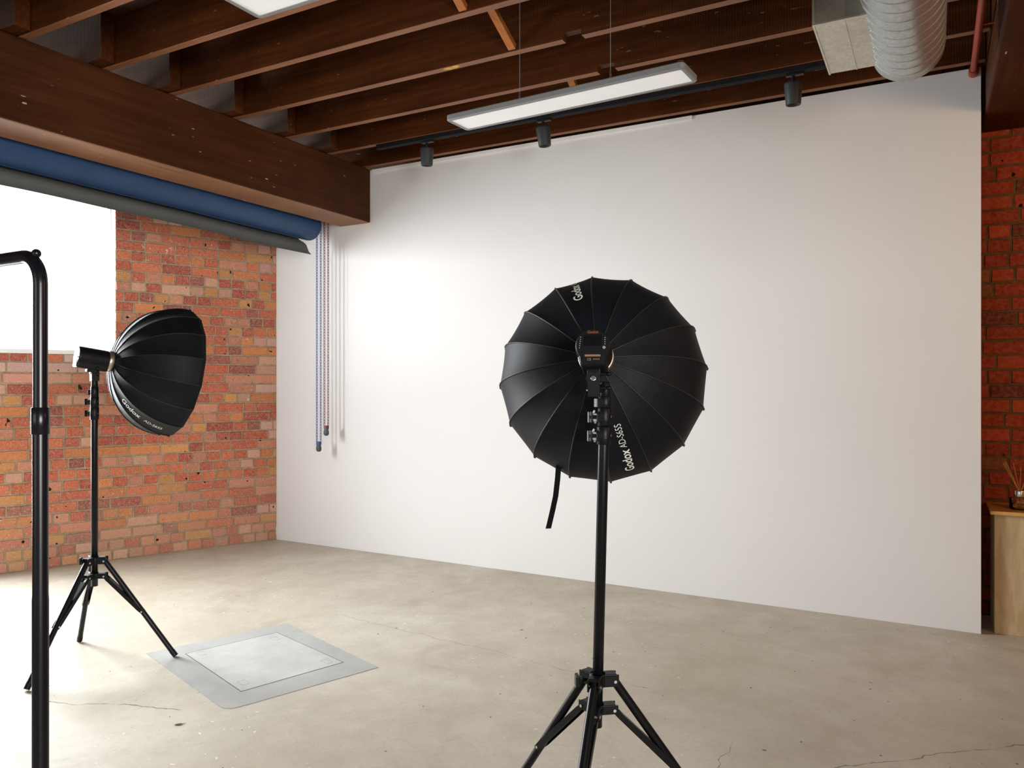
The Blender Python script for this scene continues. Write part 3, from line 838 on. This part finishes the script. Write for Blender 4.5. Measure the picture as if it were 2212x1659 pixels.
def flash(label, P, axis, spig, stand_top):
    """studio flash head: P on its axis over the bracket"""
    P = V(P); x, y, z = aim(axis)
    root = thing('studio_flash', label, 'studio flash', (P.x, P.y, stand_top.z), 'black studio flash heads')
    T = Matrix.Translation(P) @ Matrix((( -x.x, y.x, -z.x, 0), (-x.y, y.y, -z.y, 0), (-x.z, y.z, -z.z, 0), (0, 0, 0, 1)))  # local: X viewer right from behind, Y up, Z towards the rear
    def prof(k):
        p = []
        for i in range(28):
            a = -PI * .22 + (PI * 1.44) * i / 27; p.append((.052 * k * math.cos(a), .052 * k * math.sin(a)))
        p += [(-.037 * k, -.054 * k), (-.033 * k, -.060 * k), (.033 * k, -.060 * k), (.037 * k, -.054 * k)]
        return p
    b = MB(); n = 32
    secs = [(.97, -.062), (1.0, -.058), (1.0, .078), (.985, .084), (.93, .087)]
    vs = []; 
    for k, zz in secs: vs += [T @ V((px, py, zz)) for px, py in prof(k)]
    m = len(prof(1))
    fs = [[r * m + i, r * m + (i + 1) % m, (r + 1) * m + (i + 1) % m, (r + 1) * m + i] for r in range(len(secs) - 1) for i in range(m)]
    b.add(vs, fs, 0, False); b.add(vs[-m:], [list(range(m))]); b.add(vs[:m], [list(range(m))])
    for j in range(5):   # cooling slots moulded on both flanks
        for sg in (-1, 1):
            a = T @ V((sg * .0523, -.012, .032 - j * .008)); e = T @ V((sg * .0515, .010, .024 - j * .008)); b.tube([a, e], .0011, 6)
    body = obj('body', b, M['black_plastic'], root)
    s = MB(); s.box((-.027, -.002, .0868), (.027, .032, .0885), .002, T); obj('screen', s, M['screen'], body)
    s = MB(); s.box((-.031, -.056, .0868), (.031, -.018, .0890), .003, T); obj('battery', s, M['black_plastic'], body)
    s = MB(); s.box((-.023, -.034, .0888), (.023, -.028, .0894), 0, T); obj('rating_sticker', s, M['sticker'], body, 'brown rating sticker')
    tx, tf = text_mesh('CE', .010, .0002, 'CENTER'); s = MB(); s.add([T @ V((v.x - .010, v.y - .046, .0896)) for v in tx], tf)
    for j in range(4): s.box((.002 + j * .005, -.044, .0892), (.005 + j * .005, -.040, .0896), 0, T)
    obj('rating_marks', s, M['sticker'], body)
    tx, tf = text_mesh('Godox', .0115, .00018, 'CENTER'); s = MB(); s.add([T @ V((v.x, v.y + .0365, .0880)) for v in tx], tf); obj('lettering', s, M['print_orange'], body, 'small orange lettering')
    for j in range(10):
        s = MB()
        if j < 6: s.box((-.0375 - .0006 * j, .024 - j * .0065, .0868), (-.0345 - .0006 * j, .0262 - j * .0065, .0883), .0004, T)
        else: s.box((.034, .022 - (j - 6) * .0065, .0868), (.037, .0242 - (j - 6) * .0065, .0883), .0004, T)
        obj('button', s, M['print_grey'], body)
    s = MB(); s.cyl(T @ V((.033, -.007, .0865)), T @ V((.033, -.007, .0905)), .0045, None, 14); obj('dial', s, M['lever'], body)
    r = MB(); r.lathe([(.001, -.084), (.0545, -.084), (.0560, -.081), (.0560, -.064), (.0545, -.061), (.050, -.060)], T, 40); obj('mount_ring', r, M['champagne'], root, 'champagne metal mount ring')
    # tilt bracket
    q = P - y * .050; tp = V(stand_top); low = V((spig.x, spig.y, spig.z))
    k = MB()
    k.box((-.020, -.075, -.020), (.020, -.052, .030), .004, T)
    c0 = T @ V((0, -.066, .012)); 
    sidex = -x
    Bx = Matrix.Translation(low) @ Matrix(((sidex.x, z.x, 0, 0), (sidex.y, z.y, 0, 0), (0, 0, 1, 0), (0, 0, 0, 1)))
    hgt = c0.z - low.z
    # bowed side profile
    poly = [(-.017, -.018), (-.016, .018), (-.022, .035), (-.023, hgt * .75), (-.018, hgt), (.018, hgt), (.021, hgt * .6), (.018, .02), (.018, -.018)]
    k.prism(poly, -.019, .019, Bx @ Matrix(((1, 0, 0, 0), (0, 0, 1, 0), (0, 1, 0, 0), (0, 0, 0, 1))))
    br = obj('tilt_bracket', k, M['black_plastic'], root)
    b = MB(); pv = low + V((0, 0, hgt * .62)) - z * .019
    b.cyl(pv, pv - z * .004, .0085, None, 18, bev=.002); b.cyl(low - z * .012 + x * .017 , low - z * .012 + x * .022, .004, None, 10)
    obj('pivot_bolt', b, M['chrome'], br, 'round steel pivot bolt')
    for (h, s2) in ((.05, 1), (.008, 1)):
        kn = MB(); a = low + V((0, 0, h)) + sidex * .014; e = a + sidex * .030
        kn.cyl(a, e, .0045, None, 10); kn.sphere(e, .0085, 12, 8, (1.2, 1, .75))
        obj('tilt_knob', kn, M['black_plastic'], br)
    # spigot receiver on the mast
    c = MB(); c.cyl(tp - V((0, 0, .002)), tp + V((0, 0, .045)), .0165, .0150, 20, bev=.003)
    mid = tp + V((0, 0, .028)); 
    if (mid - low).length > .03: c.tube([mid, low], [.013, .012], 12)
    else: c.tube([mid, low + V((0, 0, .012))], .013, 12)
    obj('receiver', c, M['black_plastic'], root)
    return root

def softbox(label, ringP, axis, R=.36, L=.345, rib0=-5.4, texts=(), strap=None, flip_tone=None):
    P = V(ringP); x, y, z = aim(axis)
    root = thing('parabolic_softbox', label, 'softbox', (P.x, P.y, P.z), 'black parabolic softboxes')
    def rad(phi): return y * math.cos(phi) - x * math.sin(phi)
    def tan(phi): return -y * math.sin(phi) - x * math.cos(phi)
    t0 = math.asin(.054 / R); NP = 16
    ts = [t0 + (PI / 2 - t0) * (i / NP) for i in range(NP + 1)]
    pr = [(R * math.sin(t) ** 1.0, L * (1 - math.cos(t))) for t in ts]
    ribs = [math.radians(rib0 + 22.5 * k) for k in range(16)]
    half = PI / 16
    sh = MB(); sm = MB(); C = 6
    def surf(k, i_r, i_z, f, tt):
        # f in -1..1 across gore k
        phi = ribs[k] + half
        sag = .006 * math.sin(PI * tt) * (1 - f * f) + .0005 * (1 - f * f) * tt
        rr = i_r * math.cos(half) - sag
        w = i_r * math.sin(half)
        return P + rad(phi) * rr + tan(phi) * (w * f) + z * i_z
    for k in range(16):
        vs = []
        for i, (r, zz) in enumerate(pr):
            for c in range(C + 1): vs.append(surf(k, r, zz, -1 + 2 * c / C, i / NP))
        fs = [[i * (C + 1) + c, i * (C + 1) + c + 1, (i + 1) * (C + 1) + c + 1, (i + 1) * (C + 1) + c] for i in range(NP) for c in range(C)]
        sh.add(vs, fs, 0, True)
        # short front return band
        a, b = vs[-(C + 1)], vs[-1]
        e = vs[-(C + 1):]
        sh.add(e + [p + z * .022 - rad(ribs[k] + half) * .006 for p in e], [[c, c + 1, C + 2 + c, C + 1 + c] for c in range(C)], 0, True)
    shell = obj('fabric_shell', sh, M['fabric'], root)
    for k in range(16):
        rb = MB(); pts = []
        for (r, zz) in pr: pts.append(P + rad(ribs[k]) * (r + .0012) + z * zz)
        rb.tube(pts, .0023, 6)
        tip = pts[-1]; rb.cyl(tip - z * .012 + rad(ribs[k]) * .000, tip + z * .006 + rad(ribs[k]) * .001, .0042, .0036, 8)
        obj('rib', rb, M['piping'], shell)
    df = MB(); ring = [P + rad(a) * (R - .008) + z * (L + .012) for a in ribs]
    df.add(ring + [P + z * (L + .012)], [[i, (i + 1) % 16, 16] for i in range(16)]); obj('front_diffuser', df, M['diff_cloth'], root, 'white front diffusion cloth')
    sp = MB(); sp.tube([P - z * .004, P + z * .012], .053, 32); obj('speed_ring', sp, M['black_plastic'], root)
    # lettering on gores
    arc = [0]
    for i in range(NP): arc.append(arc[-1] + math.dist(pr[i], pr[i + 1]))
    def at_arc(s):
        s = min(max(s, 0), arc[-1])
        for i in range(NP):
            if s <= arc[i + 1]:
                f = (s - arc[i]) / (arc[i + 1] - arc[i]); t = ts[i] + (ts[i + 1] - ts[i]) * f
                return R * math.sin(t), L * (1 - math.cos(t)), (i + f) / NP, V((R * math.cos(t), L * math.sin(t)))
        return pr[-1][0], pr[-1][1], 1, V((0, 1))
    for (k, s_edge, direction, body, size, bold, vshift, mat) in texts:
        tv, tf = text_mesh(body, size, bold, 'LEFT'); w = max(v.x for v in tv)
        # subdivide long faces is unnecessary: glyph outlines carry enough points
        tb = MB(); vs = []
        for v in tv:
            s = s_edge + direction * v.x * (.84 if body[0] == 'A' else 1)
            r, zz, tt, tg = at_arc(s)
            off = -direction * (v.y - size * .33) + vshift
            wid = r * math.sin(half)
            f = max(-.98, min(.98, off / wid))
            p = surf(k, r, zz, f, tt)
            nrm = (rad(ribs[k] + half) * tg.y - z * tg.x).normalized()
            vs.append(p + nrm * .0016)
        tb.add(vs, tf); obj('lettering', tb, mat, shell, 'pale printed lettering')
    if strap:
        ph, pts = strap
        st = MB(); W_ = .0095; vs = []
        for (rr, zz, dn, sx) in pts:
            c = P + rad(ph) * rr + z * zz + V((0, 0, -dn)) + cR * sx
            vs += [c - cR * W_ - cF * .002, c + cR * W_ + cF * .002]
        n = len(pts)
        st.add(vs, [[2 * i, 2 * i + 1, 2 * i + 3, 2 * i + 2] for i in range(n - 1)], 0, True)
        st.add([v - cF * .002 for v in vs], [[2 * i, 2 * i + 1, 2 * i + 3, 2 * i + 2] for i in range(n - 1)], 0, True)
        obj('strap', st, M['strap'], root, 'loose black webbing strap')
    return root

# left set
LBASE = V((-3.879, 2.489, 0))
stand('black tripod light stand standing on the far left by the brick wall', LBASE, LBASE + V((0, 0, 1.45)), .538, .457,
      [(-4.255, 2.642), (-3.570, 2.742), (-3.798, 2.10)], -cR - cF * .3, -cR + cF * .2,
      [(1.278, 1.345), (1.345, 1.400), (1.398, 1.452)], M['lever'])
aL = (cR * .71 + cF * .70).normalized() * math.cos(math.radians(9.5)) + V((0, 0, -math.sin(math.radians(9.5))))
PL = LBASE + V((0, 0, 1.600))
flash('black studio flash head on the left stand, in front of the window sill', PL, aL, LBASE + V((.0, .0, 1.500)), LBASE + V((0, 0, 1.450)))
softbox('black parabolic softbox seen side-on against the brick wall', PL + aL * .084, aL, .362, .335, -11.0,
        [(7, .172, 1, 'Godox', .046, .0008, .004, M['print_white']), (7, .330, 1, 'AD-S65S', .033, .0001, .004, M['print_white'])])
# right set
def cw(R_, D_, z): return cR * R_ + cF * D_ + V((0, 0, z))
RB0 = V((-.906, 2.183, 0)); RT = V((-.883, 2.196, 1.45)); RBASE = RB0 + (RT - RB0) * (-.30)
RBASE.z = 0
RC = V((-.906, 2.183, 0))
feetR = []
for a in (-20, 100, -140):
    q = RC + (cR * math.sin(math.radians(a)) - cF * math.cos(math.radians(a))) * .44; feetR.append((q.x, q.y))
mast0 = V((-.914, 2.178, 0)); 
stand('black tripod light stand in the foreground in front of the white wall', mast0, mast0 + (RT - mast0), .565, .476, feetR, -cR - cF * .1, -cR - cF * .5,
      [(1.283, 1.338), (1.340, 1.395), (1.395, 1.43)], M['lever'])
aR = (cR * .167 + cF * .967 + V((0, 0, -.19))).normalized()
PR = cw(.2516, 2.34, 1.565)
flash('black studio flash head on the foreground stand, rear panel facing us', PR, aR, cw(.246, 2.31, 1.448), RT + V((0, 0, -.02)))
ring = PR + aR * .084
softbox('black parabolic softbox seen from behind in front of the white wall', ring, aR, .366, .335, -5.4,
        [(7, .412, -1, 'Godox', .044, .0008, -.004, M['print_white']), (7, .275, -1, 'AD-S65S', .032, -.0002, -.004, M['print_white']),
         (15, .195, 1, 'Godox', .044, .0008, 0, M['print_white']), (15, .335, 1, 'AD-S65S', .032, -.0002, 0, M['print_white'])],
        strap=(math.radians(210), [(.335, .24, -.012, .050), (.345, .26, -.006, .040), (.350, .265, .0, .034), (.350, .262, .06, .030), (.350, .255, .12, .024), (.350, .25, .17, .014), (.350, .245, .232, .000)]))

# ------------------------------------------------------------------ garment rack upright in the left foreground
rx, ry = -1.631, .929
root = thing('garment_rack', 'black tubular clothes rack with rounded top corner, in the left foreground', 'clothes rack', (rx - .6, ry, 0))
zr = 1.738; br_ = .062
def arc_pts(x0, sgn):
    out = []
    for i in range(11):
        a = PI / 2 * i / 10; out.append((x0 - sgn * br_ * (1 - math.cos(a)), ry, zr - br_ + br_ * math.sin(a)))
    return out
rx2 = rx - 1.25
mb = MB(); p = [(rx, ry, 1.40)] + arc_pts(rx, 1); q = arc_pts(rx2, -1) + []
p += q[::-1] + [(rx2, ry, 1.40)]
mb.tube(p, .0138, 20); rail = obj('top_rail', mb, M['black_gloss'], root)
for i, xx in enumerate((rx, rx2)):
    up = MB(); up.tube([(xx, ry, .05), (xx, ry, 1.02), (xx, ry, 1.03), (xx, ry, 1.40)], [.0158, .0158, .0150, .0150], 20); u = obj('upright', up, M['black_gloss'], root)
    cp = MB(); cp.cyl((xx, ry, 1.364), (xx, ry, 1.420), .0172, None, 24, bev=.0015); obj('coupling_sleeve', cp, M['black_gloss'], u)
    ft = MB(); ft.tube([(xx, ry - .24, .036), (xx, ry + .24, .036)], .016, 14); ft.cyl((xx, ry, .03), (xx, ry, .07), .019, None, 16); fo = obj('foot_bar', ft, M['black_gloss'], root)
    for s_ in (-1, 1):
        cs = MB(); cs.cyl((xx, ry + s_ * .22 - .008, .0185), (xx, ry + s_ * .22 + .008, .0185), .018, None, 16); obj('foot_pad', cs, M['black_plastic'], fo)
kb = MB(); kc = V((rx - .0145, ry, zr + .0035)); kb.sphere(kc, .0092); kb.cyl(kc, V((rx - .024, ry, zr - .018)), .0055, None, 10); obj('end_knob', kb, M['black_gloss'], rail)
sr = MB(); sr.tube([(rx, ry, .12), (rx2, ry, .12)], .011, 12); obj('lower_rail', sr, M['black_gloss'], root)

# ------------------------------------------------------------------ plinth and reed diffuser
root = thing('display_plinth', 'pale plywood plinth standing in the brick recess at the right edge', 'plinth', (.52, 5.51, 0))
mb = MB(); mb.box((.309, 5.322, 0), (.74, 5.70, .700), .002); obj('body', mb, M['ply'], root)
mb = MB(); mb.box((.286, 5.296, .700), (.765, 5.708, .722), .004); obj('top_board', mb, M['ply_top'], root, 'varnished orange-toned top board')
dx, dy, dz = .445, 5.455, .7222
root = thing('reed_diffuser', 'glass reed diffuser with silver collar on the plywood plinth', 'diffuser', (dx, dy, dz))
T = Matrix.Translation((dx, dy, dz))
mb = MB(); mb.lathe([(.001, 0), (.050, 0), (.054, .004), (.054, .060), (.050, .067), (.030, .070), (.026, .072), (.026, .086)], T, 36); bt = obj('bottle', mb, M['bottle'], root)
mb = MB(); mb.lathe([(.001, .006), (.049, .006), (.049, .034), (.001, .034)], T, 32); obj('liquid', mb, M['liquid'], bt)
mb = MB(); mb.lathe([(.0265, .074), (.032, .074), (.033, .078), (.033, .110), (.031, .114), (.024, .114), (.023, .108)], T, 32); obj('collar', mb, M['chrome'], root, 'silver metal collar')
for (ux, uy, h) in ((-.085, .0, .27), (-.077, .015, .276), (-.070, -.01, .278), (-.032, .02, .272), (.004, -.01, .252), (.055, .02, .25), (.065, -.015, .255), (.08, .01, .235)):
    rd_ = MB(); rd_.tube([(dx - ux * .34, dy - uy * .3, dz + .010), (dx + ux * .08, dy + uy * .1, dz + .112), (dx + ux, dy + uy, dz + h)], .0017, 6)
    obj('reed', rd_, M['reed'], root)

# ------------------------------------------------------------------ light
def area(name, loc, direction, sx, sy, power, col=(1, 1, 1), spread=PI):
    l = bpy.data.lights.new(name, 'AREA'); l.shape = 'RECTANGLE'; l.size = sx; l.size_y = sy; l.energy = power; l.color = col; l.spread = spread
    o = bpy.data.objects.new(name, l); COL.objects.link(o); o.location = loc
    o.rotation_euler = V(direction).to_track_quat('-Z', 'Y').to_euler(); return o
c1 = bw((W1[0] + W1[1]) / 2, 3.3, -1.1); area('daylight_window', c1, N + V((0, 0, -.95)), 2.6, 1.8, 400, (.94, .975, 1))
c2 = bw(3.15, 1.55, -.42); area('daylight_door', c2, N - D * 1.0 + V((0, 0, -.22)), 1.5, 2.7, 410, (.95, .98, 1), math.radians(125))
area('fill_front', (-2.8, -3.35, 1.8), (0, 1, -.02), 2.8, 1.8, 14, (1, .97, .93))  # added soft fill from behind the camera, no visible source
area('fill_side', (3.35, -1.4, 1.75), (-.88, .47, 0), 2.6, 1.7, 90, (1, .97, .93), math.radians(80))  # added fill lamp aimed at the left brick wall
area('warm_lamp_right_bay', (2.1, 3.3, 2.55), (-.80, .55, -.10), .7, .5, 20, (1, .60, .28))
W = bpy.data.worlds.new('sky'); SC.world = W; W.use_nodes = True
bg = W.node_tree.nodes['Background']; bg.inputs['Color'].default_value = (.95, .98, 1, 1); bg.inputs['Strength'].default_value = 2.2

# ------------------------------------------------------------------ camera
cam = bpy.data.cameras.new('camera'); co = bpy.data.objects.new('camera', cam); COL.objects.link(co)
cam.sensor_width = 36; cam.lens = 1660 / 2212 * 36; cam.shift_y = -1.5 / 2212; cam.clip_start = .05
co.location = (0, 0, 1.47); co.rotation_euler = (PI / 2, 0, CAM_TH)
SC.camera = co
SC.view_settings.view_transform = 'Standard'; SC.view_settings.look = 'None'; SC.view_settings.exposure = 0; SC.view_settings.gamma = 1
